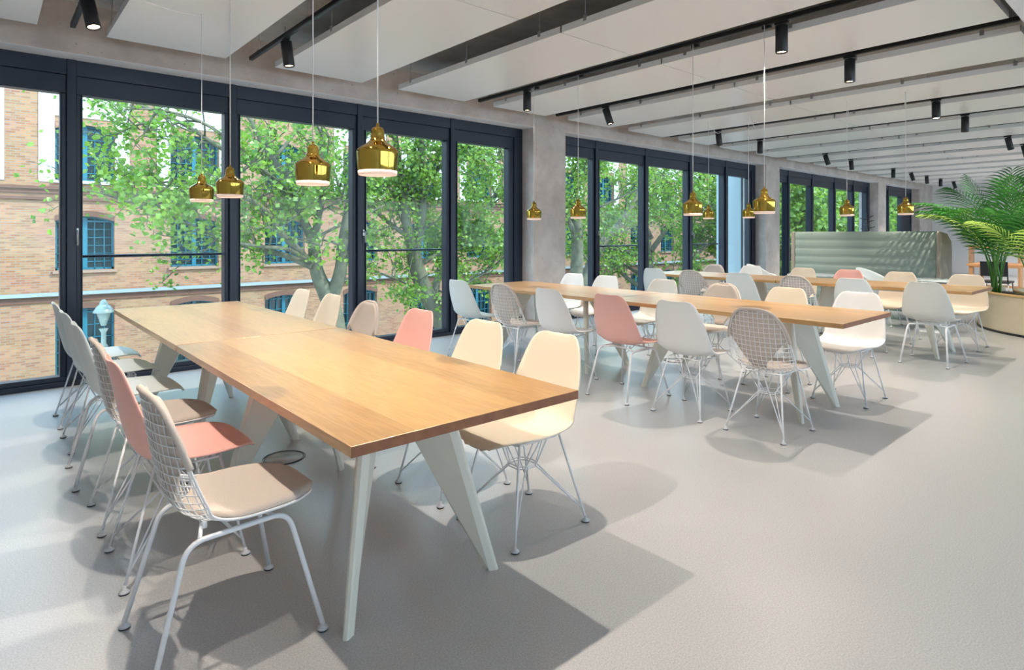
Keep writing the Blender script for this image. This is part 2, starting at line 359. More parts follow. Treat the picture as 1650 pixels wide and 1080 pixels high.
# window bays
GLASS = [(-0.17, 0.49), (0.65, 1.82), (1.97, 3.21), (3.38, 4.53), (4.70, 5.60)]
for k in range(4):
    O = BAY*k
    wr = empty('window_%d' % (k+1), (O, YW, 0)); wr['kind'] = 'structure'
    xr = 5.85 if k < 3 else 2.95
    m = MB()
    m.box(-0.40, xr, 0, 0.16, 2.70, ZBEAM)            # head
    m.box(-0.40, xr, 0, 0.16, 0.0, 0.045)              # threshold
    m.box(-0.40, -0.24, 0, 0.16, 0.045, 2.70); m.box(xr-0.16, xr, 0, 0.16, 0.045, 2.70)
    gl = [g for g in GLASS if g[1] < xr]
    for i in range(len(gl)-1):
        c = (gl[i][1]+gl[i+1][0])/2
        m.box(c-0.035, c+0.035, -0.012, 0.16, 0.045, ZBEAM)
    fr = m.build('window_frame', M['frame'], wr); bevel(fr, 0.004, 1)
    for i, (a, b) in enumerate(gl):
        lo = gl[i-1][1] if i else -0.31; hi = gl[i+1][0] if i < len(gl)-1 else xr-0.09
        s0 = (lo+a)/2+0.035 if i else -0.24; s1 = (b+hi)/2-0.035 if i < len(gl)-1 else xr-0.16
        s0 = min(s0, a-0.04); s1 = max(s1, b+0.04)
        m = MB()
        m.box(s0, s1, 0.02, 0.13, 2.54, 2.70); m.box(s0, s1, 0.02, 0.13, 0.045, 0.088)
        m.box(s0, a, 0.02, 0.13, 0.088, 2.54); m.box(b, s1, 0.02, 0.13, 0.088, 2.54)
        m.box(a-0.012, a, 0.005, 0.02, 0.088, 2.54); m.box(b, b+0.012, 0.005, 0.02, 0.088, 2.54)
        sh = m.build('window_sash', M['frame'], wr); bevel(sh, 0.004, 1)
        m = MB(); m.box(a, b, 0.07, 0.08, 0.088, 2.54); m.build('glass_pane', M['glass'], wr)
        if i in (1, 3):
            m = MB(); m.tube([(s0-0.02, 0.19, 1.117), (s1+0.02, 0.19, 1.117)], 0.014, 8); m.build('guard_rail', M['frame'], wr)
            m = MB(); m.box(a-0.055, a-0.030, -0.005, 0.02, 1.30, 1.37)
            m.tube(fillet([(a-0.042, 0.0, 1.345), (a-0.042, -0.045, 1.345), (a-0.042, -0.05, 1.22)], 0.02), 0.008, 8)
            h = m.build('window_handle', M['steel'], wr); h['label'] = 'satin steel handle'
# pale blue slab standing outside the second bay
m = MB(); m.box(12.75, 13.45, 6.80, 7.4, -0.3, 4.2); struct('trim_1', m, M['blueslab'])

# ------------------------------------------------------------------ ceiling panels and tracks
PITCH = 1.362
for i in range(18):
    xa = -0.61+PITCH*i if i else -1.4
    xb = -0.61+PITCH*i+0.915
    if xb > X1: break
    for j, (ya, yb, wn) in enumerate(((3.385, 5.90, 'window end'), (0.95, 3.375, 'room end'))):
        r = empty('ceiling_panel', ((xa+xb)/2, (ya+yb)/2, 2.93))
        tag(r, 'white metal ceiling panel, %s row from the left, %s of the row' % (ORD[i], 'window end' if j == 0 else 'room end'), 'ceiling panel', 'suspended white ceiling panels')
        hx, hy = (xb-xa)/2, (yb-ya)/2
        m = MB(); m.box(-hx, hx, -hy, hy, 0, 0.006)
        for (a, b, c, d) in ((-hx, -hx+0.004, -hy, hy), (hx-0.004, hx, -hy, hy), (-hx, hx, -hy, -hy+0.004), (-hx, hx, hy-0.004, hy)):
            m.box(a, b, c, d, 0.006, 0.055)
        p = m.build('panel_tray', M['panel'], r)
        for sx in (-hx+0.004, hx-0.004):
            for q in range(3):
                yy = -hy+0.25+q*(2*hy-0.5)/2; m = MB(); m.tube([(sx, yy, 0.03), (sx, yy, ZC-2.93)], 0.003, 5); m.box(sx-0.008, sx+0.008, yy-0.015, yy+0.015, 0.03, 0.075)
                m.build('hanger_rod', M['steel'], r)
TR = [i for i in range(18) if i not in (3, 6, 9, 12) and -0.61+PITCH*i < 25]
TRX = []
for n, i in enumerate(TR):
    x = -0.61+PITCH*i+0.915+0.2235-PITCH
    if i == 0: continue
    TRX.append(x)
    r = empty('light_track', (x, 3.4, 2.955))
    tag(r, 'black lighting track, %s from the left, running from the window beam into the room' % ORD[len(TRX)-1], 'lighting track', 'black lighting tracks')
    m = MB(); m.box(-0.018, 0.018, -2.48, 2.50, 0.0, 0.035); m.box(-0.014, 0.014, -2.47, 2.49, -0.004, 0.0)
    bevel(m.build('rail', M['track'], r), 0.003, 1)
    for q in range(5):
        m = MB(); m.tube([(0, -2.2+q*1.12, 0.035), (0, -2.2+q*1.12, ZC-2.955)], 0.003, 5); m.box(-0.012, 0.012, -2.23+q*1.12, -2.17+q*1.12, 0.035, 0.05)
        m.build('hanger_rod', M['steel'], r)

# ------------------------------------------------------------------ spotlights
def spot_proto():
    r = empty('track_spotlight')
    m = MB(); m.box(-0.016, 0.016, -0.05, 0.05, -0.018, 0.0); m.tube([(0, 0, -0.018), (0, 0, -0.032)], 0.007, 8); m.build('track_adapter', M['track'], r)
    m = MB(); m.lathe([(0.0, 0.0), (0.042, 0.0), (0.045, -0.003), (0.045, -0.205), (0.042, -0.209), (0.038, -0.207), (0.036, -0.195)], 24, cap=False)
    b = m.build('housing', M['spot'], r, fix=True); b.location = (0, 0, -0.030)
    m = MB(); m.lathe([(0.0, -0.196), (0.0365, -0.196)], 24, cap=False); l = m.build('lens', M['spotlens'], b); l['label'] = 'glowing warm lens'
    return r
SP = spot_proto()
def place_spot(x, y, tilt, az, label, watts=None, first=[True]):
    global SP
    r = SP if first[0] else copy_tree(SP); first[0] = False
    r.location = (x, y, 2.951)
    b = [c for c in r.children if c.name.startswith('housing')][0]
    b.rotation_euler = (Matrix.Rotation(az, 3, 'Z') @ Matrix.Rotation(tilt, 3, 'Y')).to_euler()
    tag(r, label, 'spotlight', 'black spotlights on the ceiling tracks')
    ld = bpy.data.lights.new('spot_lamp', 'SPOT'); ld.energy = watts or SPOT_W; ld.color = (1.0, 0.87, 0.74); ld.spot_size = 1.85; ld.spot_blend = 0.55; ld.shadow_soft_size = 0.02
    lo = bpy.data.objects.new('spot_lamp', ld); COL.objects.link(lo); lo.parent = b; lo.location = (0, 0, -0.212)
for n, x in enumerate(TRX):
    for side, y in (('room end', 2.13), ('window end', 5.02)):
        tl = 0.0; az = 0.0
        if side == 'window end': tl, az = (-0.3, -1.0) if n % 3 == 0 else (-0.12, -0.5) if n % 3 == 1 else (0.0, 0)
        else: tl, az = (0.0, 0) if n in (0, 1, 2, 3, 5) else (0.15, 0.3) if n == 4 else (-0.35, -0.5)
        lab = 'black cylinder spotlight at the %s of the %s track from the left' % (side, ORD[n])
        place_spot(x, y, tl, az, lab, SPOT_W*(0.75 if side == 'window end' else 1.0))
    # unseen lamps added behind the camera to light the near floor
for x in (0.53, 4.62, 8.7, 12.8, 16.9):
    for y in (-1.4,):
        place_spot(x, y, 0, 0, 'unseen added cylinder spotlight on the soffit behind the viewpoint', SPOT_W*0.6);
for o in list(COL.objects):
    if o.name.startswith('track_spotlight') and o.location.y < 0: o.location.z = 2.899

# ------------------------------------------------------------------ pendants
def pendant_proto():
    r = empty('pendant_lamp')
    # r origin = bottom rim of the bell
    P = smoothpath([(0.0775, 0.018, 0), (0.0805, 0.045, 0), (0.0835, 0.080, 0), (0.0838, 0.094, 0), (0.0800, 0.104, 0), (0.068, 0.114, 0), (0.052, 0.124, 0), (0.038, 0.134, 0), (0.0300, 0.145, 0), (0.0275, 0.158, 0), (0.0270, 0.174, 0), (0.0240, 0.186, 0), (0.0165, 0.194, 0), (0.0075, 0.197, 0)], 3); P = [(p.x, p.y) for p in P]+[(0.0065, 0.199), (0.0060, 0.211), (0.0, 0.212)]
    m = MB(); m.lathe(P, 40, cap=False)
    s = m.build('shade', M['brass'], r)
    m = MB(); m.lathe([(0.0735, 0.0), (0.0755, 0.001), (0.0777, 0.018), (0.0755, 0.018), (0.0735, 0.001)], 40, cap=False)
    for q in range(48):
        a = 2*PI*q/48; m.tube([(0.0757*math.cos(a), 0.0757*math.sin(a), 0.002), (0.0777*math.cos(a), 0.0777*math.sin(a), 0.017)], 0.0012, 4)
    e = m.build('perforated_rim', M['rim'], r); e['label'] = 'pale perforated glowing rim'
    m = MB(); m.lathe([(0.030, 0.060), (0.034, 0.035), (0.025, 0.020), (0.0, 0.014)], 20, cap=False); m.lathe([(0.016, 0.16), (0.016, 0.06)], 14)
    m.build('bulb', M['bulb'], r)
    return r
PD = pendant_proto(); pfirst = True
for tname, X, zb, ys, sw in (('front', 1.2, 1.555, (2.20, 2.84, 4.15, 4.83), 0.53), ('middle', 4.58, 1.477, (2.25, 2.88, 4.21, 4.87), None), ('far', 7.88, 1.538, (2.22, 2.84, 4.09, 4.70), 8.70)):
    for q, y in enumerate(ys):
        r = PD if pfirst else copy_tree(PD); pfirst = False
        r.location = (X, y, zb)
        tag(r, '%s brass bell pendant lamp from the near end, over the %s oak table row' % (ORD[q], tname), 'pendant lamp', 'brass bell pendants over the tables')
        m = MB(); top = 2.93-zb
        if sw is None: m.tube([(0, 0, 0.210), (0, 0, top+0.02)], 0.0028, 6);
        else:
            dx = sw-X+(0 if sw < X else 0)
            m.tube([(0, 0, 0.210), (0, 0, top-0.012)], 0.0028, 6); m.tube([(0, 0, top-0.012), (0, 0, top)], 0.006, 6)
            dy = 0.25 if sw > X else -0.35
            m.tube(smoothpath([(0, 0, top-0.012), (dx*0.3, dy*0.3, top-0.055), (dx*0.65, dy*0.7, top-0.07), (dx*0.9, dy*0.95, top-0.03), (dx, dy, top+0.02)]), 0.0028, 6)
        m.build('cord', M['cord'], r)
        if sw is None:
            m = MB(); m.box(0.028, 0.052, -0.035, 0.035, top-0.002, top+0.021); m.box(0.0, 0.03, -0.006, 0.006, top+0.004, top+0.012); m.build('track_adapter', M['track'], r)
        ld = bpy.data.lights.new('pendant_light', 'SPOT'); ld.energy = PEND_W; ld.color = (1, 0.82, 0.6); ld.spot_size = 2.3; ld.spot_blend = 0.9; ld.shadow_soft_size = 0.06
        lo = bpy.data.objects.new('pendant_light', ld); COL.objects.link(lo); lo.parent = r; lo.location = (0, 0, -0.012)

# ------------------------------------------------------------------ tables
def table_proto():
    r = empty('oak_table')
    W, Ln, T, H = 0.452, 0.993, 0.032, 0.74
    m = MB(); m.box(-W, W, -Ln, Ln, H-T, H)
    # end grain on the two short faces, colour darkened with their shade
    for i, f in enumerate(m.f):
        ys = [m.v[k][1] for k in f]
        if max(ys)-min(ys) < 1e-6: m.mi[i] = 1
    bevel(m.build('tabletop', [M['oak'], M['oak_end_shade']], r), 0.002, 2)
    zt = H-T
    for sx in (-1, 1):
        for sy in (-1, 1):
            d = Vector((sx, sy, 0)).normalized(); nrm = Vector((-d.y, d.x, 0))
            F = Vector((sx*0.322, sy*0.685, 0))
            def sec(z):
                t = z/zt; so = 0.0-0.205*t; si = -0.050-0.40*t
                wi = 0.014+0.002*t; md = 0.019+0.009*t; wo = 0.011+0.003*t
                mid = so-0.022
                pts = [(so, -wo*0.5), (so-0.006, -wo), (mid-0.01, -md), (si, -wi*0.35), (si, wi*0.35), (mid-0.01, md), (so-0.006, wo), (so, wo*0.5)]
                return [F+d*s_+nrm*n_+Vector((0, 0, z)) for (s_, n_) in pts]
            m = MB(); m.quadstrip([sec(0), sec(zt*0.5), sec(zt)], True, False)
            m.build('leg', M['leg'], r)
    m = MB()
    for sy in (-1, 1): m.box(-0.16, 0.16, sy*0.50-0.03, sy*0.50+0.03, zt-0.035, zt-0.001)
    m.tube([(0, -0.47, zt-0.03), (0, 0.47, zt-0.03)], 0.018, 10)
    m.build('underframe', M['leg'], r)
    return r
TP = table_proto(); first = True
TX = {'front': 1.2, 'middle': 4.6, 'far': 7.88}
for nm, x in TX.items():
    for half, y in (('near', 1.516+0.994), ('window', 1.516+3*0.994+0.006)):
        r = TP if first else copy_tree(TP); first = False
        r.location = (x, y, 0)
        tag(r, 'oak table with splayed ivory steel legs, %s half of the %s table row' % ('nearer' if half == 'near' else 'window-side', nm), 'table', 'oak tables joined in three long rows')

# ------------------------------------------------------------------ chairs
SH = [  # u, x, z, halfwidth, cup
 (0.00, 0.274, 0.400, 0.055, -0.010), (0.015, 0.275, 0.410, 0.088, -0.008), (0.045, 0.262, 0.425, 0.132, -0.003), (0.09, 0.232, 0.435, 0.173, 0.004), (0.16, 0.180, 0.437, 0.210, 0.012), (0.28, 0.095, 0.431, 0.231, 0.020),
 (0.40, -0.005, 0.423, 0.233, 0.032), (0.50, -0.090, 0.426, 0.233, 0.048), (0.57, -0.142, 0.450, 0.232, 0.062), (0.63, -0.172, 0.497, 0.229, 0.068), (0.71, -0.192, 0.567, 0.221, 0.060),
 (0.79, -0.208, 0.642, 0.209, 0.047), (0.87, -0.222, 0.717, 0.190, 0.036), (0.93, -0.233, 0.774, 0.169, 0.028), (0.965, -0.240, 0.807, 0.148, 0.022), (0.985, -0.245, 0.824, 0.125, 0.016), (1.0, -0.250, 0.832, 0.088, 0.012)]
WS = [
 (0.00, 0.274, 0.404, 0.045, 0.0), (0.015, 0.272, 0.412, 0.078, 0.0), (0.045, 0.258, 0.421, 0.120, 0.0), (0.09, 0.225, 0.428, 0.162, 0.002), (0.16, 0.175, 0.429, 0.200, 0.006), (0.28, 0.090, 0.425, 0.221, 0.014),
 (0.40, -0.005, 0.416, 0.223, 0.026), (0.50, -0.080, 0.417, 0.223, 0.044), (0.57, -0.130, 0.438, 0.222, 0.056), (0.63, -0.163, 0.483, 0.222, 0.064), (0.71, -0.185, 0.556, 0.216, 0.058),
 (0.79, -0.200, 0.632, 0.204, 0.048), (0.86, -0.212, 0.702, 0.186, 0.038), (0.92, -0.221, 0.759, 0.158, 0.028), (0.96, -0.228, 0.798, 0.123, 0.020), (0.985, -0.233, 0.820, 0.083, 0.012), (1.0, -0.236, 0.829, 0.040, 0.006)]
def surf(tab, u, v, off=0.0, wmul=1.0):
    x, z, hw, c = interp(tab, u)
    x2, z2, _, _ = interp(tab, min(1, u+0.004)); x1, z1, _, _ = interp(tab, max(0, u-0.004))
    t = Vector((x2-x1, 0, z2-z1)).normalized(); n = Vector((t.z, 0, -t.x))
    if n.z < 0 and u < 0.5 or n.x < 0 and u >= 0.5: n = -n
    p = Vector((x, v*hw*wmul, z)) + n*(c*abs(v)**2.4 + off)
    return p
def shell_mesh(mat):
    bm = bmesh.new(); NU, NV = 44, 18; g = []
    us = [i/NU for i in range(NU+1)]; us = sorted(set(us+[0.012, 0.035, 0.985, 0.992, 0.965+0.005]))
    for u in us:
        g.append([bm.verts.new(surf(SH, u, -1+2*j/NV)) for j in range(NV+1)])
    for i in range(len(us)-1):
        for j in range(NV): bm.faces.new((g[i][j], g[i][j+1], g[i+1][j+1], g[i+1][j]))
    bmesh.ops.recalc_face_normals(bm, faces=bm.faces)
    bmesh.ops.solidify(bm, geom=list(bm.faces), thickness=0.007)
    bmesh.ops.recalc_face_normals(bm, faces=bm.faces)
    for f in bm.faces: f.smooth = True
    me = bpy.data.meshes.new('seat_shell'); bm.to_mesh(me); bm.free(); me.materials.append(mat); return me
def pad_mesh(u0, u1, gfun, name, rimu=None):
    bm = bmesh.new(); NU, NV = 26, 16; lay = []
    for off in (0.004, 0.022):
        g = []
        for i in range(NU+1):
            u = u0+(u1-u0)*i/NU; wf = gfun(u)
            g.append([bm.verts.new(surf(WS, u, v*wf, off*(0.35 if (off > 0.01 and (abs(v) > 0.999 or i in (0, NU))) else 1))) for v in [-1+2*j/NV for j in range(NV+1)]])
        for i in range(NU):
            for j in range(NV): bm.faces.new((g[i][j], g[i][j+1], g[i+1][j+1], g[i+1][j]))
        lay.append(g)
    a, b = lay
    for i in range(NU):
        for j in (0, NV): bm.faces.new((a[i][j], a[i+1][j], b[i+1][j], b[i][j]))
    for j in range(NV):
        for i in (0, NU): bm.faces.new((a[i][j], a[i][j+1], b[i][j+1], b[i][j]))
    bmesh.ops.recalc_face_normals(bm, faces=bm.faces)
    for f in bm.faces: f.smooth = True
    me = bpy.data.meshes.new(name); bm.to_mesh(me); bm.free()
    if rimu:
        mb = MB(); us = [rimu+(1-rimu)*i/24 for i in range(25)]
        pts = [surf(WS, u, -1, 0, 1.01) for u in us]+[surf(WS, u, 1, 0, 1.01) for u in us[::-1]]
        mb.tube(pts, 0.0105, 8)
        me2 = mb.mesh(name, M['felt']); bm = bmesh.new(); bm.from_mesh(me); bm.from_mesh(me2); bm.to_mesh(me); bm.free()
    me.materials.append(M['felt']); return me
def wire_shell():
    m = MB(); N = 56
    us = [i/N for i in range(N+1)]
    loop = [surf(WS, u, -1) for u in us]+[surf(WS, u, 1) for u in us[::-1]]
    loop.append(loop[0]); m.tube(loop, 0.0042, 6)
    loop2 = [surf(WS, 0.02+0.96*u, -1, -0.006, 0.955) for u in us]+[surf(WS, 0.02+0.96*u, 1, -0.006, 0.955) for u in us[::-1]]
    loop2.append(loop2[0]); m.tube(loop2, 0.0032, 5)
    for k in range(13):
        y = -0.195+k*0.0325
        seg = [u for u in [i/72 for i in range(73)] if abs(y) < interp(WS, u)[2]*0.985]
        if len(seg) > 3:
            # bounds refined at the ends
            m.tube([surf(WS, u, y/interp(WS, u)[2], 0.0022) for u in seg], 0.0021, 4)
    nr = 31
    for k in range(1, nr):
        u = k/nr
        m.tube([surf(WS, u, -1+2*j/10, -0.0022) for j in range(11)], 0.0021, 4)
    return m
def eiffel_leg(m, sx, sy):
    F = Vector((sx*0.212, sy*0.195, 0.018))
    top = Vector((sx*0.118+0.012, sy*0.130, 0.408))
    m.tube([F, F+(top-F)*0.5, top], 0.0055, 7)
    wa = Vector((sx*0.055, sy*0.030, 0.262)); wb = Vector((sx*0.030, sy*0.055, 0.262))
    K = F+(top-F)*0.11
    m.tube([K, wa, Vector((sx*0.125, sy*0.02, 0.405))], 0.0036, 6)
    m.tube([K, wb, Vector((sx*0.02, sy*0.140, 0.405))], 0.0036, 6)
def glide_mb(F):
    m = MB(); m.lathe([(0.006, 0.03), (0.007, 0.016), (0.017, 0.010), (0.019, 0.005)], 14, (F[0], F[1], 0)); 
    m.lathe([(0.0175, 0.005), (0.0175, 0.0)], 14, (F[0], F[1], 0), mi=1); return m
def chair_proto(top, base, mat=None):
    names = {'shell': 'shell_chair', 'wire': 'wire_chair'}
    r = empty(names[top])
    if top == 'shell':
        me = shell_mesh(mat); o = bpy.data.objects.new('seat_shell', me); COL.objects.link(o); o.parent = r
    else:
        wire_shell().build('wire_shell', M['wire'], r)
        gs = lambda u: 0.975 if u < 0.42 else max(0.16, 0.975-(u-0.42)/0.13*0.8)
        gb = lambda u: 1.0 if u > 0.80 else max(0.22, 1.0-min(1, (0.80-u)/0.20)**0.8*0.78)
        o = bpy.data.objects.new('seat_pad', pad_mesh(0.0, 0.55, gs, 'seat_pad')); COL.objects.link(o); o.parent = r
        o = bpy.data.objects.new('back_pad', pad_mesh(0.575, 0.995, gb, 'back_pad', 0.77)); COL.objects.link(o); o.parent = r
    if base == 'wire':
        for sx in (-1, 1):
            for sy in (-1, 1):
                m = MB(); eiffel_leg(m, sx, sy); l = m.build('leg', M['wire'], r)
                glide_mb((sx*0.212, sy*0.195)).build('glide', [M['glide'], M['rubber']], l)
        m = MB()
        for dz in (0, 0.012):
            q = [(0.055, 0.030), (0.030, 0.055), (-0.030, 0.055), (-0.055, 0.030), (-0.055, -0.030), (-0.030, -0.055), (0.030, -0.055), (0.055, -0.030), (0.055, 0.030)]
            m.tube([(a, b, 0.256+dz) for a, b in q], 0.003, 5)
        q = fillet([(0.14, 0.02, 0.405), (0.14, 0.13, 0.405), (-0.105, 0.13, 0.405), (-0.105, -0.13, 0.405), (0.14, -0.13, 0.405), (0.14, 0.02, 0.405)], 0.03)
        m.tube(q, 0.005, 6)
        for sx in (-1, 1):
            for sy in (-1, 1): m.lathe([(0.011, 0.0), (0.011, 0.022)], 10, (sx*0.09+0.02, sy*0.105, 0.402))
        m.build('base_ring', M['wire'], r)
    else:
        for sy in (-1, 1):
            m = MB()
            pts = fillet([(-0.245, sy*0.205, 0.02), (-0.145, sy*0.165, 0.386), (0.160, sy*0.165, 0.392), (0.245, sy*0.245, 0.02)], 0.055, 8)
            m.tube(pts, 0.0085, 10)
            l = m.build('leg_frame', M['wire'], r)
            for x, y in ((-0.245, 0.205), (0.245, 0.245)): glide_mb((x, sy*y)).build('glide', [M['glide'], M['rubber']], l)
        m = MB()
        for x in (-0.11, 0.12): m.tube([(x, -0.165, 0.388), (x*0.7, -0.06, 0.398), (x*0.7, 0.06, 0.398), (x, 0.165, 0.388)], 0.0065, 8)
        for sx in (-1, 1):
            for sy in (-1, 1): m.lathe([(0.009, 0.0), (0.009, 0.025)], 10, (sx*0.09+0.01, sy*0.10, 0.393))
        m.build('cross_bar', M['wire'], r)
    return r
PROTO = {}
CH = [  # table, side, list near -> far of (y, kind, base, colour, rz jitter, dx)
 ('front', 'left', [(2.17, 'wire', 'tube', 'beige', 0.02, 0), (2.79, 'shell', 'wire', 'pink', 0, 0), (3.35, 'wire', 'wire', 'beige', -0.02, 0), (4.00, 'shell', 'tube', 'ice', 0, 0), (4.66, 'shell', 'wire', 'ice', 0.02, 0), (5.27, 'shell', 'wire', 'ice', 0, 0)]),  # last three are white; ice grey paints the bluish window shade on them
 ('front', 'right', [(2.06, 'shell', 'wire', 'cream', 0, 0), (2.61, 'shell', 'wire', 'cream', 0, 0), (3.27, 'shell', 'wire', 'pink', 0, 0), (3.93, 'wire', 'wire', 'beige', 0, 0), (4.55, 'shell', 'wire', 'cream', 0, 0), (5.15, 'shell', 'wire', 'cream', 0, 0)]),
 ('middle', 'left', [(1.92, 'wire', 'wire', 'beige', 0, 0), (2.51, 'shell', 'wire', 'white', 0, 0), (3.12, 'shell', 'tube', 'pink', 0, 0), (3.82, 'shell', 'wire', 'white', 0, 0), (4.47, 'wire', 'wire', 'beige', 0, 0), (5.17, 'shell', 'wire', 'ice', 0, 0)]),
 ('middle', 'right', [(1.87, 'shell', 'wire', 'white', 0, 0), (2.46, 'shell', 'wire', 'cream', 0, 0), (3.08, 'wire', 'wire', 'beige', 0, 0), (3.78, 'shell', 'wire', 'grey', 0, 0), (4.55, 'shell', 'wire', 'white', 0, 0), (5.08, 'shell', 'wire', 'white', 0, 0)]),
 ('far', 'left', [(1.84, 'shell', 'tube', 'grey', 0, 0), (2.51, 'shell', 'wire', 'ice', 0, 0), (3.14, 'wire', 'tube', 'beige', 0, 0), (3.83, 'shell', 'wire', 'ice', 0, 0), (4.52, 'wire', 'wire', 'beige', 0, 0), (5.11, 'shell', 'wire', 'ice', 0, 0)]),
 ('far', 'right', [(1.85, 'shell', 'wire', 'cream', 0, 0), (2.54, 'shell', 'tube', 'cream', 0, 0), (3.15, 'shell', 'wire', 'pink', 0, 0), (3.76, 'shell', 'wire', 'cream', 0, 0), (4.53, 'shell', 'wire', 'white', 0, 0), (5.15, 'wire', 'wire', 'beige', 0, 0)]),
]
CN = {'pink': 'pink shell', 'cream': 'cream shell', 'white': 'white shell', 'ice': 'pale ice-tinted shell', 'grey': 'warm grey shell', 'beige': 'white wire'}
for tb, side, lst in CH:
    sg = -1 if side == 'left' else 1
    dx0 = {'frontleft': 0.60, 'frontright': 0.665, 'middleleft': 0.625, 'middleright': 0.63, 'farleft': 0.545, 'farright': 0.72}[tb+side]
    for n, (y, top, base, colr, jz, dx) in enumerate(lst):
        key = (top, base, colr)
        if key not in PROTO: PROTO[key] = chair_proto(top, base, M.get(colr)); r = PROTO[key]
        else: r = copy_tree(PROTO[key])
        r.location = (TX[tb]+sg*dx0+dx, y, 0); r.rotation_euler = (0, 0, (0 if sg < 0 else PI)+jz+random.uniform(-0.02, 0.02))
        kind = 'beige-padded wire chair' if top == 'wire' else CN[colr]+' chair'
        tag(r, '%s on %s legs, %s from near end, %s of %s table row' % (kind, 'wire' if base == 'wire' else 'tube', ORD[n], side, tb), 'chair', 'chairs along the %s of the %s table row' % (side, tb))

# ------------------------------------------------------------------ floor outlets
for n, (u, v) in enumerate(((458, 738), (1088, 581))):
    s, c = math.sin(ANG), math.cos(ANG); d = FPX*CAMH/(v-HORIZ); q = (u-825)/FPX*d
    X, Y = d*s+q*c, d*c-q*s
    r = empty('floor_outlet', (X, Y, 0))
    tag(r, 'round flush floor outlet lid under the %s oak table row' % ('front', 'middle')[n], 'floor outlet', 'round floor outlets')
    m = MB(); m.lathe([(0.105, 0.0), (0.105, 0.002), (0.0, 0.002)], 40, cap=False); m.build('lid', M['floor'], r)
    m = MB()
    for R in (0.108, 0.118): m.lathe([(R-0.002, 0.0), (R-0.002, 0.003), (R+0.001, 0.003), (R+0.001, 0.0)], 40, cap=False)
    m.build('ring', M['black'], r)

# ------------------------------------------------------------------ high-back sofa, low tables, armchairs
r = empty('high_back_sofa', (10.95, 3.6, 0)); tag(r, 'sage green high-backed sofa with horizontally quilted back, seen from behind', 'sofa')
m = MB()
hb = 1.36; rows = 9
prof = []
for q in range(rows):
    z0 = 0.14+q*(hb-0.14)/rows; z1 = 0.14+(q+1)*(hb-0.14)/rows
    for j in range(6):
        t = j/6; prof.append((-0.016*math.sin(PI*t)**0.4, z0+(z1-z0)*t))
prof.append((0, hb))
ringA = [Vector((-0.42+x, -1.02, z)) for x, z in prof]+[Vector((-0.34, -1.02, hb)), Vector((-0.34, -1.02, 0.14))]
ringB = [Vector((p.x, 1.02, p.z)) for p in ringA]
m.quadstrip([ringA, ringB], True, True); m.build('backrest', M['sofa'], r)
for sy in (-1, 1):
    m = MB(); yy = sy*1.02
    ring = [(-0.44, 0.14), (0.14, 0.14), (0.16, 1.05), (0.12, 1.22), (-0.10, 1.33), (-0.44, 1.36)]
    m.quadstrip([[Vector((a, yy, z)) for a, z in ring], [Vector((a, yy+sy*0.07, z)) for a, z in ring]], True, False)
    s_ = bevel(m.build('side_panel', M['taupe'], r), 0.02, 3); s_['label'] = 'taupe side panel'
m = MB(); m.box(-0.33, 0.14, -1.0, 1.0, 0.2, 0.44); bevel(m.build('seat_cushion', M['sofa'], r), 0.04, 3)
m = MB()
for x in (-0.36, 0.10):
    for y in (-0.95, 0.95): m.tube([(x, y, 0), (x, y, 0.15)], 0.015, 8)
m.build('leg', M['black'], r)

def round_table(x, y, lab):
    r = empty('bistro_table', (x, y, 0)); tag(r, lab, 'side table')
    m = MB(); m.lathe([(0.0, 0.685), (0.39, 0.685), (0.40, 0.69), (0.40, 0.695), (0.0, 0.697)], 40, cap=False); m.build('tabletop', M['tablegrey'], r)
    m = MB(); m.tube([(0, 0, 0.02), (0, 0, 0.685)], 0.022, 12); m.build('pole', M['steel'], r)
    m = MB(); m.lathe([(0.22, 0.0), (0.22, 0.012), (0.03, 0.03), (0.0, 0.03)], 32, cap=False); m.build('foot_plate', M['wire'], r)
round_table(9.62, 3.92, 'small grey pedestal table between the far table row and the sofa')
round_table(9.75, 2.42, 'small grey pedestal table beside the near end of the sofa')

def armchair(x, y, rz, lab):
    r = empty('armchair', (x, y, 0), rz); tag(r, lab, 'armchair', 'ice-green tub armchairs')
    bm = bmesh.new(); NU, NV = 20, 40; g = []
    for i in range(NU+1):
        s_ = i/NU; ring = []
        for j in range(NV+1):
            a = -PI*0.86+2*PI*0.86*j/NV      # opening to +x
            th = a+PI
            fr = abs(a)/(PI*0.86)            # 0 at the back, 1 at the front of the arms
            hgt = 0.82-0.16*min(1, (fr/0.55)**2)-0.19*max(0, (fr-0.55)/0.45)**1.5
            rad = 0.12+0.20*min(1, s_*1.6); flare = 0.05*s_*s_
            z = 0.42+ (0 if s_ < 0.4 else ((s_-0.4)/0.6)**1.2*(hgt-0.42))
            rr = (s_/0.4*0.24) if s_ < 0.4 else 0.24+0.07*((s_-0.4)/0.6)**0.6
            ring.append(bm.verts.new((rr*math.cos(th)*1.0, rr*math.sin(th), z)))
        g.append(ring)
    for i in range(NU):
        for j in range(NV): bm.faces.new((g[i][j], g[i][j+1], g[i+1][j+1], g[i+1][j]))
    # seat front
    for i in range(NU): bm.faces.new((g[i][NV], g[i][0], g[i+1][0], g[i+1][NV])) if i < 8 else None
    bmesh.ops.recalc_face_normals(bm, faces=bm.faces); bmesh.ops.solidify(bm, geom=list(bm.faces), thickness=0.008)
    for f in bm.faces: f.smooth = True
    me = bpy.data.meshes.new('tub_shell'); bm.to_mesh(me); bm.free(); me.materials.append(M['ice'])
    o = bpy.data.objects.new('tub_shell', me); COL.objects.link(o); o.parent = r
    for sx in (-1, 1):
        for sy in (-1, 1):
            m = MB(); eiffel_leg(m, sx, sy); l = m.build('leg', M['wire'], r); glide_mb((sx*0.212, sy*0.195)).build('glide', [M['glide'], M['rubber']], l)
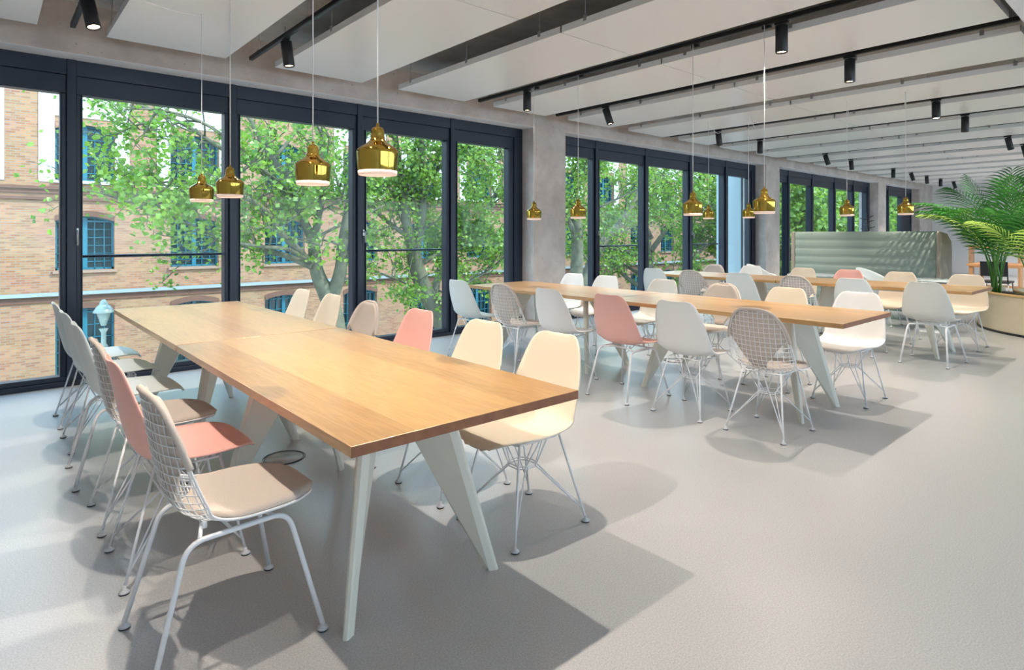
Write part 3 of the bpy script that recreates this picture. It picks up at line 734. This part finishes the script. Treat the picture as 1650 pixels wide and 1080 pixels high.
armchair(9.75, 4.75, -1.35, 'ice-green tub armchair at the window end of the sofa')
armchair(9.85, 3.10, -1.6, 'ice-green tub armchair before the sofa, behind the cream chairs')

# coat stand above the sofa
c = at(1398, 350, 5.2)
r = empty('coat_stand', (c.x, c.y, 0)); tag(r, 'blue-grey coat stand with short pegs standing behind the sofa', 'coat stand')
m = MB(); m.tube([(0, 0, 0), (0, 0, 1.80)], 0.018, 10); m.build('pole', M['black'], r)
for q in range(9):
    a = q*2.4; z = 1.35+q*0.05
    m = MB(); m.tube([(0, 0, z), (0.16*math.cos(a), 0.16*math.sin(a), z+0.05)], 0.010, 8); m.build('peg', M['black'], r)
m = MB(); m.lathe([(0.2, 0), (0.2, 0.015), (0.0, 0.02)], 24, cap=False); m.build('foot_plate', M['black'], r)

# ------------------------------------------------------------------ planter and palm
PC = (11.2, 0.72)
r = empty('curved_planter', (PC[0], PC[1], 0)); tag(r, 'large curved pale plywood planter at the right edge', 'planter')
def arc_band(r0, r1, z0, z1, a0=62, a1=285, n=72):
    m = MB(); rings = []
    for k in range(n+1):
        a = math.radians(a0+(a1-a0)*k/n); c_, s_ = math.cos(a), math.sin(a)
        rings.append([Vector((r0*c_, r0*s_, z0)), Vector((r1*c_, r1*s_, z0)), Vector((r1*c_, r1*s_, z1)), Vector((r0*c_, r0*s_, z1))])
    m.quadstrip(rings, True, False); return m
arc_band(1.45, 1.47, 0.03, 0.505).build('outer_wall', M['plywood'], r)
arc_band(1.03, 1.05, 0.03, 0.505).build('inner_wall', M['plywood'], r)
arc_band(1.02, 1.48, 0.0, 0.03).build('plinth', M['black'], r)
arc_band(1.43, 1.478, 0.505, 0.53).build('rim', M['plyedge'], r)
arc_band(1.022, 1.07, 0.505, 0.53).build('rim', M['plyedge'], r)
arc_band(1.05, 1.45, 0.03, 0.44).build('soil', M['soil'], r)

def palm(x, y, z, lab, nf, hgt, seed):
    rnd = random.Random(seed)
    r = empty('potted_palm', (x, y, z)); tag(r, lab, 'palm', 'palms in the curved planter')
    for k in range(nf):
        az = 2*PI*k/nf*2.4+rnd.uniform(-0.3, 0.3); L = hgt*rnd.uniform(0.8, 1.12); lean = rnd.uniform(0.22, 0.85)
        b = Vector((rnd.uniform(-0.07, 0.07), rnd.uniform(-0.07, 0.07), 0)); d = Vector((math.cos(az), math.sin(az), 0))
        pts = []
        for i in range(15):
            t = i/14
            hor = L*(0.04*t+lean*0.62*t**2.0); ver = L*(1.05*t-0.52*lean*t**2.6)
            pts.append(b+d*hor+Vector((0, 0, ver)))
        m = MB(); m.tube(pts, [0.011*(1-0.8*i/14) for i in range(15)], 6)
        for i in range(5, 15):
            for sub in (0, 0.5):
                if i == 14 and sub: break
                p = pts[i].lerp(pts[min(i+1, 14)], sub); tg = (pts[min(i+1, 14)]-pts[i-1]).normalized()
                side = tg.cross(Vector((0, 0, 1))); side = side.normalized() if side.length > 0.05 else Vector((-d.y, d.x, 0))
                fr = (i+sub-5)/9; ll = L*0.26*(math.sin(PI*min(1, 0.25+0.72*fr)))**0.8+0.05
                for sg in (-1, 1):
                    q = [p]; dirv = (side*sg*0.85+tg*(0.55+0.5*fr)+Vector((0, 0, 0.12))).normalized()
                    for s_ in range(1, 5):
                        q.append(q[-1]+dirv*ll/4); dirv = (dirv+Vector((0, 0, -0.26))).normalized()
                    wn = tg.cross(dirv).normalized().cross(dirv).normalized(); wdt = [0.003, 0.011, 0.011, 0.007, 0.001]
                    m.quadstrip([[a-wn*w_, a+wn*w_] for a, w_ in zip(q, wdt)], False, True, 1 , cap=False)
        young = k % 6 == 2
        m.build('frond', [M['palmstem'], M['palmyoung'] if young else M['palmleaf']], r, fix=False)
palm(10.90, 1.93, 0.44, 'tall arching green palm at the left end of the curved planter', 18, 1.85, 3)
palm(10.16, 1.42, 0.44, 'second green palm to the right, cut by the photo edge', 12, 1.6, 9)

# ------------------------------------------------------------------ far furniture beyond the planter
r = empty('work_table', (15.0, 2.15, 0)); tag(r, 'brown wooden table beyond the planter at the right edge', 'table')
m = MB(); m.box(-0.5, 0.5, -0.9, 0.9, 0.70, 0.74); m.build('tabletop', M['orangewood'], r)
for sx in (-1, 1):
    for sy in (-1, 1):
        m = MB(); m.box(sx*0.44-0.03, sx*0.44+0.03, sy*0.84-0.03, sy*0.84+0.03, 0, 0.70); m.build('leg', M['orangewood'], r)
def dark_chair(x, y, rz, lab):
    r = empty('dark_chair', (x, y, 0), rz); tag(r, lab, 'chair', 'dark chairs beyond the planter')
    m = MB(); m.box(-0.22, 0.22, -0.22, 0.22, 0.42, 0.46); bevel(m.build('seat', M['black'], r), 0.02, 2)
    m = MB(); m.quadstrip([[Vector((-0.22, y_, 0.55)) for y_ in (-0.2, 0.2)]+[Vector((-0.24, y_, 0.55)) for y_ in (0.2, -0.2)], [Vector((-0.28, y_, 0.82)) for y_ in (-0.2, 0.2)]+[Vector((-0.30, y_, 0.82)) for y_ in (0.2, -0.2)]], True, False)
    for sy in (-1, 1): m.tube([(-0.2, sy*0.19, 0.44), (-0.28, sy*0.19, 0.8)], 0.01, 6)
    m.build('backrest', M['black'], r)
    for sx in (-1, 1):
        for sy in (-1, 1): m = MB(); m.tube([(sx*0.19, sy*0.19, 0.43), (sx*0.22, sy*0.22, 0)], 0.011, 6); m.build('leg', M['steel'], r)
dark_chair(14.1, 2.5, 0.0, 'dark chair on the near side of the brown wooden table, window end')
dark_chair(14.1, 1.75, 0.1, 'dark chair on the near side of the brown wooden table, room end')
r = empty('timber_shelf', (17.6, 3.15, 0)); tag(r, 'open orange timber shelf unit standing far behind the palm', 'shelf')
for yy in (-0.45, 0.45): m = MB(); m.box(-0.18, 0.18, yy-0.02, yy+0.02, 0, 1.05); m.build('side_panel', M['orangewood'], r)
for zz in (0.1, 0.55, 1.0): m = MB(); m.box(-0.18, 0.18, -0.43, 0.43, zz, zz+0.03); m.build('shelf_board', M['orangewood'], r)

# ------------------------------------------------------------------ outside: ground, brick building, lamp post, trees
GZ = -4.6
m = MB(); m.box(-40, 110, 7.2, 60, GZ-0.3, GZ); struct('ground', m, M['ground'])
YF = 26.0
bd = empty('brick_building', (0, YF, GZ)); tag(bd, 'long brick building with teal arched windows across the street', 'building')
bays = range(-5, 15)
def wx(k): return (2.70+3.53*k-0.86, 2.70+3.53*k+0.86)
ROWS = [(-4.2, -1.45, 0.16), (0.06, 1.78, 0.17), (3.20, 4.98, 0.19), (6.35, 7.9, 0.19)]   # sill z, spring z, arch rise
xa, xb = -18.0, 54.0
m = MB()
zprev = GZ
def zz(v): return v-GZ
for (z0, z1, ar) in ROWS:
    m.box(xa, xb, 0, 0.5, zz(zprev), zz(z0))
    prev = xa
    for k in bays:
        a, b = wx(k)
        m.box(prev, a, 0, 0.5, zz(z0), zz(z1+ar)); prev = b
        # arch infill
        n = 10; arc = [(a+(b-a)*i/n, z1+ar*math.sin(PI*i/n)**0.8 if False else z1+ar*(1-(2*i/n-1)**2)) for i in range(n+1)]
        for i in range(n):
            (x_0, s0), (x_1, s1) = arc[i], arc[i+1]
            f = [Vector((x_0, 0, zz(s0))), Vector((x_1, 0, zz(s1))), Vector((x_1, 0, zz(z1+ar))), Vector((x_0, 0, zz(z1+ar)))]
            g = [p+Vector((0, 0.5, 0)) for p in f]; m.quadstrip([f, g], True, False)
    m.box(prev, xb, 0, 0.5, zz(z0), zz(z1+ar)); zprev = z1+ar
m.box(xa, xb, 0, 0.5, zz(zprev), zz(8.3))
m.box(xa, xb, 0.9, 1.1, 0, zz(8.3))
m.build('brick_wall', M['brick'], bd)
m = MB()
m.box(xa, xb, -0.12, 0, zz(2.86), zz(2.95)); m.box(xa, xb, -0.06, 0, zz(2.72), zz(2.80)); m.box(xa, xb, -0.09, 0, zz(2.50), zz(2.60))
m.box(xa, xb, -0.05, 0, zz(-1.02), zz(-0.86))
m.build('cornice', M['cornice'], bd)
m = MB(); m.box(xa, xb, -0.16, 0, zz(-0.80), zz(-0.68)); c_ = m.build('ledge', M['zinc'], bd); c_['label'] = 'grey zinc-covered ledge'
for k in bays:
    a, b = wx(k)
    if k in (2,): continue
    e = 0.46
    m = MB()
    for (za, zb, xx0, xx1) in ((3.12, 6.30, a-e, a-0.02), (3.12, 6.30, b+0.02, b+e), (5.42, 6.30, a-0.02, b+0.02), (3.12, 3.19, a-0.02, b+0.02)):
        m.box(xx0, xx1, -0.03, 0, zz(za), zz(zb))
    pl_ = m.build('plaster_field', M['fplaster'], bd); pl_['label'] = 'white plaster field around the upper window'
wi = 0
for ri, (z0, z1, ar) in enumerate(ROWS[:3]):
    for k in bays:
        a, b = wx(k)
        m = MB(); y0, y1 = 0.22, 0.28
        m.box(a, a+0.06, y0, y1, zz(z0), zz(z1)); m.box(b-0.06, b, y0, y1, zz(z0), zz(z1)); m.box(a, b, y0, y1, zz(z0), zz(z0+0.07))
        m.box(a, b, y0, y1, zz(z1-0.03), zz(z1+0.03))
        c = (a+b)/2; m.box(c-0.07, c+0.07, y0-0.02, y1, zz(z0), zz(z1+ar*0.9))
        for q in (1, 2, 4, 5): xx = a+(b-a)*q/6; m.box(xx-0.012, xx+0.012, y0, y1, zz(z0), zz(z1+ar*0.5))
        for q in range(1, 6): z_ = z0+(z1-z0)*q/6; m.box(a, b, y0, y1, zz(z_-0.012), zz(z_+0.012))
        n = 10
        arc = [Vector((a+(b-a)*i/n, 0, zz(z1+ar*(1-(2*i/n-1)**2)))) for i in range(n+1)]
        m.tube([p+Vector((0, 0.25, -0.02)) for p in arc], 0.035, 6)
        wo = m.build('window', M['teal'], bd)
        m = MB(); ring = [Vector((a, 0.30, zz(z0))), Vector((b, 0.30, zz(z0)))]+[Vector((p.x, 0.30, p.z)) for p in arc[::-1]]
        m.quadstrip([ring, [p+Vector((0, 0.02, 0)) for p in ring]], True, False); m.build('pane', M['dglass'], wo)
        if ri > 0:
            m = MB(); m.box(a-0.08, b+0.08, -0.10, 0.22, zz(z0-0.10), zz(z0-0.001)); m.build('window_sill', M['sill'] if ri == 1 else M['fplaster'], bd)
        if ri == 2 or ri == 1 or ri == 0:
            m = MB(); th = 0.20
            for i in range(n):
                p, q2 = arc[i], arc[i+1]
                u1 = Vector((0, 0, th)); f = [p, q2, q2+u1, p+u1]
                m.quadstrip([[v_+Vector((0, -0.045, 0)) for v_ in f], [v_+Vector((0, 0.0, 0)) for v_ in f]], True, False)
            m.build('arch', M['cornice'] if ri < 2 else M['brick'], bd)

# lamp post
c = at(167, 492, 16)
r = empty('street_lamp', (c.x, c.y, GZ)); tag(r, 'mint green old-fashioned street lamp below the window', 'street lamp')
hz = c.z-GZ
m = MB(); m.lathe([(0.16, 0), (0.16, 0.5), (0.09, 0.6), (0.06, 1.2), (0.055, hz-0.95), (0.085, hz-0.90), (0.05, hz-0.85), (0.05, hz-0.6), (0.09, hz-0.52)], 16); m.build('post', M['lampgreen'], r)
m = MB(); m.lathe([(0.05, hz-0.45), (0.13, hz-0.18), (0.13, hz-0.15)], 8, cap=False); m.build('lantern', M['lampgreen'], r)
m = MB(); m.lathe([(0.20, hz-0.16), (0.20, hz-0.13), (0.13, hz-0.02), (0.08, hz+0.02), (0.07, hz+0.07), (0.04, hz+0.12), (0.0, hz+0.13)], 16, cap=False); m.build('lamp_cap', M['lampgreen'], r)

def leaf(m, p, s, rnd):
    a = rnd.uniform(0, 2*PI); t = Vector((math.cos(a), math.sin(a), rnd.uniform(-1.2, 0.5))).normalized()
    n = Vector((rnd.gauss(0, 1), rnd.gauss(0, 1)-0.4, rnd.gauss(0.4, 0.8))).normalized(); sd = t.cross(n).normalized()*s*0.48
    b = len(m.v); q = t*s
    up = n*s*0.10
    m.v += [tuple(p), tuple(p+q*0.45+sd+up), tuple(p+q), tuple(p+q*0.45-sd+up)]
    m.f += [(b, b+1, b+2, b+3)]; m.sm += [False]; m.mi += [0]
def twig(mt, ml, p, d, L, rad, depth, rnd, ls, dens):
    pts = [p]; n = 5
    for i in range(n):
        d = (d+Vector((rnd.gauss(0, 0.16), rnd.gauss(0, 0.16), rnd.gauss(0.02, 0.14)))).normalized()
        pts.append(pts[-1]+d*L/n)
        if depth > 0 and i > 0 and rnd.random() < 0.8:
            dd = (d+Vector((rnd.gauss(0, 0.7), rnd.gauss(0, 0.7), rnd.gauss(0.1, 0.5)))).normalized()
            twig(mt, ml, pts[-1], dd, L*rnd.uniform(0.45, 0.75), rad*0.55, depth-1, rnd, ls, dens)
    mt.tube(pts, [max(0.004, rad*(1-0.75*i/n)) for i in range(n+1)], 4 if depth < 2 else 5)
    if depth <= 1:
        for q in pts[1:]:
            for _ in range(int(dens)+(1 if rnd.random() < dens % 1 else 0)):
                leaf(ml, q+Vector((rnd.gauss(0, 0.14), rnd.gauss(0, 0.14), rnd.gauss(0, 0.13))), ls*rnd.uniform(0.7, 1.25), rnd)
def tree(label, limbs, seed, Y, ls=0.13, dens=3.0, tl=1.3):
    """limbs: list of (points [(u, v, dY)], r0, r1, twigs per limb, dens factor)"""
    rnd = random.Random(seed); mt = MB(); ml = MB()
    base = at(limbs[0][0][0][0], limbs[0][0][0][1], Y)
    for pts, r0, r1, nt_, df in limbs:
        P = smoothpath([at(u, v, Y+dy) for (u, v, dy) in pts], 5)
        n = len(P); mt.tube(P, [0.74*(r0+(r1-r0)*i/(n-1)) for i in range(n)], 10)
        for k in range(nt_):
            t = rnd.uniform(0.15, 1.0); i = min(n-2, int(t*(n-1))); d = (P[i+1]-P[i]).normalized()
            dd = (d*0.5+Vector((rnd.gauss(0, 0.7), rnd.gauss(0, 0.6), rnd.gauss(0.15, 0.5)))).normalized()
            twig(mt, ml, P[i], dd, tl*rnd.uniform(0.6, 1.2), 0.02+r1*0.2, 2, rnd, ls, dens*df)
    r = empty('plane_tree', (base.x, base.y, GZ)); tag(r, label, 'tree', 'plane trees along the street')
    off = Vector((base.x, base.y, GZ))
    for mm in (mt, ml): mm.v = [tuple(Vector(v_)-off) for v_ in mm.v]
    mt.build('trunk', M['bark'], r, fix=False); ml.build('foliage', M['leaf'], r, fix=False)

tree('plane tree with pale forked trunk outside the third pane of the front window', [
    ([(556, 700, 0), (545, 560, 0), (536, 500, 0), (524, 470, 0), (510, 435, 0.1), (505, 385, 0.2)], 0.34, 0.17, 0, 0),
    ([(530, 490, 0), (548, 440, -0.2), (552, 395, -0.3), (562, 335, -0.3), (572, 270, -0.2)], 0.22, 0.10, 5, 0.6),
    ([(505, 390, 0.2), (488, 352, 0.2), (470, 300, 0.3), (440, 258, 0.5), (415, 215, 0.6), (392, 170, 0.8)], 0.15, 0.05, 10, 0.8),
    ([(505, 390, 0.2), (512, 355, 0), (520, 310, -0.2), (518, 250, -0.4), (522, 170, -0.4)], 0.12, 0.05, 8, 0.8),
    ([(502, 425, 0.1), (478, 400, -0.2), (450, 372, -0.4), (425, 338, -0.8), (395, 318, -1.0), (350, 295, -1.2)], 0.11, 0.05, 6, 0.5),
    ([(502, 430, 0), (460, 412, 0.3), (420, 402, 0.5), (384, 394, 0.7), (330, 372, 1.0), (270, 350, 1.0), (222, 345, 1.2)], 0.10, 0.02, 15, 1.0),
    ([(500, 422, 0), (465, 402, -0.3), (425, 398, -0.7), (386, 392, -1.0)], 0.08, 0.03, 2, 0.5),
    ([(492, 345, 0.2), (440, 290, 1.0), (355, 238, 1.4), (295, 200, 1.6), (222, 168, 1.8), (208, 152, 1.8)], 0.09, 0.03, 15, 0.9),
    ([(478, 320, 0.3), (420, 270, -0.7), (340, 205, -1.0), (260, 180, -1.2), (232, 215, -1.4)], 0.06, 0.02, 12, 0.9),
    ([(395, 318, -1.0), (320, 300, -1.2), (250, 325, -1.4), (215, 338, -1.4)], 0.05, 0.015, 13, 1.1),
    ([(506, 384, 0), (545, 365, 0.2), (580, 350, 0.3), (620, 330, 0.4)], 0.05, 0.02, 4, 0.6),
    ([(440, 258, 0.5), (475, 215, 0.7), (505, 175, 0.8), (515, 130, 0.8)], 0.06, 0.02, 7, 0.9),
], 11, 13.0, 0.10, 1.45, 1.0)
tree('plane tree with twin upright stems outside the fourth pane of the front window', [
    ([(735, 640, 0), (712, 520, 0), (690, 480, 0), (674, 440, 0), (665, 400, 0)], 0.36, 0.26, 0, 0),
    ([(665, 405, 0), (655, 360, 0), (648, 300, 0.1), (641, 255, 0.3), (630, 170, 0.3)], 0.20, 0.09, 14, 1.0),
    ([(668, 405, 0), (679, 360, 0), (682, 300, -0.1), (681, 235, -0.3), (690, 150, -0.3)], 0.18, 0.09, 16, 1.0),
    ([(682, 300, 0), (700, 280, -0.1), (716, 262, -0.2), (745, 225, -0.4)], 0.09, 0.03, 12, 1.1),
    ([(652, 378, 0), (628, 360, 0.2), (600, 338, 0.4), (560, 320, 0.6), (500, 322, 0.8)], 0.09, 0.04, 10, 0.9),
    ([(680, 425, 0), (715, 405, 0.1), (745, 400, 0.2), (805, 390, 0.2), (860, 380, 0.2)], 0.09, 0.04, 14, 1.0),
    ([(700, 490, 0), (705, 450, 0.4), (720, 415, 0.7), (790, 330, 0.9), (820, 260, 1)], 0.16, 0.07, 18, 1.1),
    ([(690, 480, 0), (650, 455, -0.4), (615, 440, -0.6)], 0.06, 0.02, 9, 1.0),
    ([(690, 495, 0), (720, 475, -0.4), (780, 440, -0.6), (810, 420, -0.6)], 0.07, 0.03, 9, 1.0),
    ([(745, 225, -0.4), (790, 260, -0.6), (820, 220, -0.8), (870, 160, -0.8)], 0.06, 0.02, 20, 1.2),
    ([(641, 255, 0.3), (610, 230, 0.5), (590, 200, 0.7)], 0.05, 0.02, 8, 1.0),
], 23, 14.0, 0.105, 2.1, 1.0)
tree('leaning plane tree outside the left panes of the middle window', [
    ([(925, 600, 0), (925, 480, 0), (930, 420, 0), (928, 360, 0), (922, 320, 0)], 0.42, 0.22, 0, 0),
    ([(935, 470, 0), (965, 400, 0.2), (1000, 360, 0.4), (1025, 318, 0.6), (1045, 270, 0.8)], 0.28, 0.12, 12, 0.8),
    ([(928, 380, 0), (905, 330, 0), (890, 280, 0), (880, 220, 0)], 0.14, 0.06, 18, 1.2),
    ([(924, 330, 0), (935, 290, -0.2), (950, 250, -0.4), (960, 210, -0.4)], 0.12, 0.05, 20, 1.2),
    ([(975, 385, 0.2), (1010, 370, 0.6), (1060, 345, 1.0)], 0.07, 0.03, 8, 0.8),
    ([(965, 335, 0), (1000, 318, -0.4), (1040, 300, -0.8), (1080, 280, -1.0)], 0.06, 0.02, 10, 0.7),
], 31, 15.0, 0.12, 1.6, 1.1)
def plain_tree(label, x, y, h, seed, ls, dens, n=9):
    rnd = random.Random(seed); mt = MB(); ml = MB()
    tr = [Vector((0, 0, 0)), Vector((0.1, 0.1, h*0.25)), Vector((-0.1, 0.2, h*0.5))]
    P = smoothpath(tr, 5); mt.tube(P, [0.32-0.12*i/(len(P)-1) for i in range(len(P))], 10)
    for k in range(n):
        a = 2*PI*k/n*1.7+rnd.uniform(-0.3, 0.3); z0 = h*rnd.uniform(0.22, 0.5); el = rnd.uniform(0.1, 1.0)
        d = Vector((math.cos(a)*math.cos(el), math.sin(a)*math.cos(el), math.sin(el))); L = h*rnd.uniform(0.28, 0.42)
        pts = [Vector((0, 0, z0))]
        for i in range(4):
            d = (d+Vector((rnd.gauss(0, .15), rnd.gauss(0, .15), rnd.gauss(0.05, .12)))).normalized(); pts.append(pts[-1]+d*L/4)
        P = smoothpath(pts, 4); nn = len(P); mt.tube(P, [0.13-0.09*i/(nn-1) for i in range(nn)], 7)
        for q in range(11):
            i = min(nn-2, int(rnd.uniform(0.2, 1)*(nn-1)))
            dd = ((P[i+1]-P[i]).normalized()*0.5+Vector((rnd.gauss(0, .7), rnd.gauss(0, .7), rnd.gauss(0.15, .5)))).normalized()
            twig(mt, ml, P[i], dd, 1.9*rnd.uniform(0.6, 1.2), 0.03, 2, rnd, ls, dens)
    r = empty('plane_tree', (x, y, GZ)); tag(r, label, 'tree', 'plane trees along the street')
    mt.build('trunk', M['bark'], r, fix=False); ml.build('foliage', M['leaf'], r, fix=False)
plain_tree('leafy plane tree outside the right panes of the middle window', 23.5, 17.0, 12.0, 5, 0.17, 1.5, 6)
plain_tree('leafy plane tree behind the pendants at the right of the middle window', 27.5, 13.5, 11.5, 6, 0.18, 1.8, 7)
plain_tree('dense green tree outside the left panes of the third window', 31.0, 13.0, 13.0, 8, 0.24, 3.0, 12)
plain_tree('dense green tree outside the middle panes of the third window', 38.0, 15.0, 13.5, 9, 0.26, 3.0, 12)
plain_tree('dense green tree outside the right panes of the third window', 46.0, 15.5, 13.5, 10, 0.30, 3.0, 12)
plain_tree('distant green tree outside the farthest window', 56.0, 17.0, 14.0, 12, 0.36, 3.0, 12)
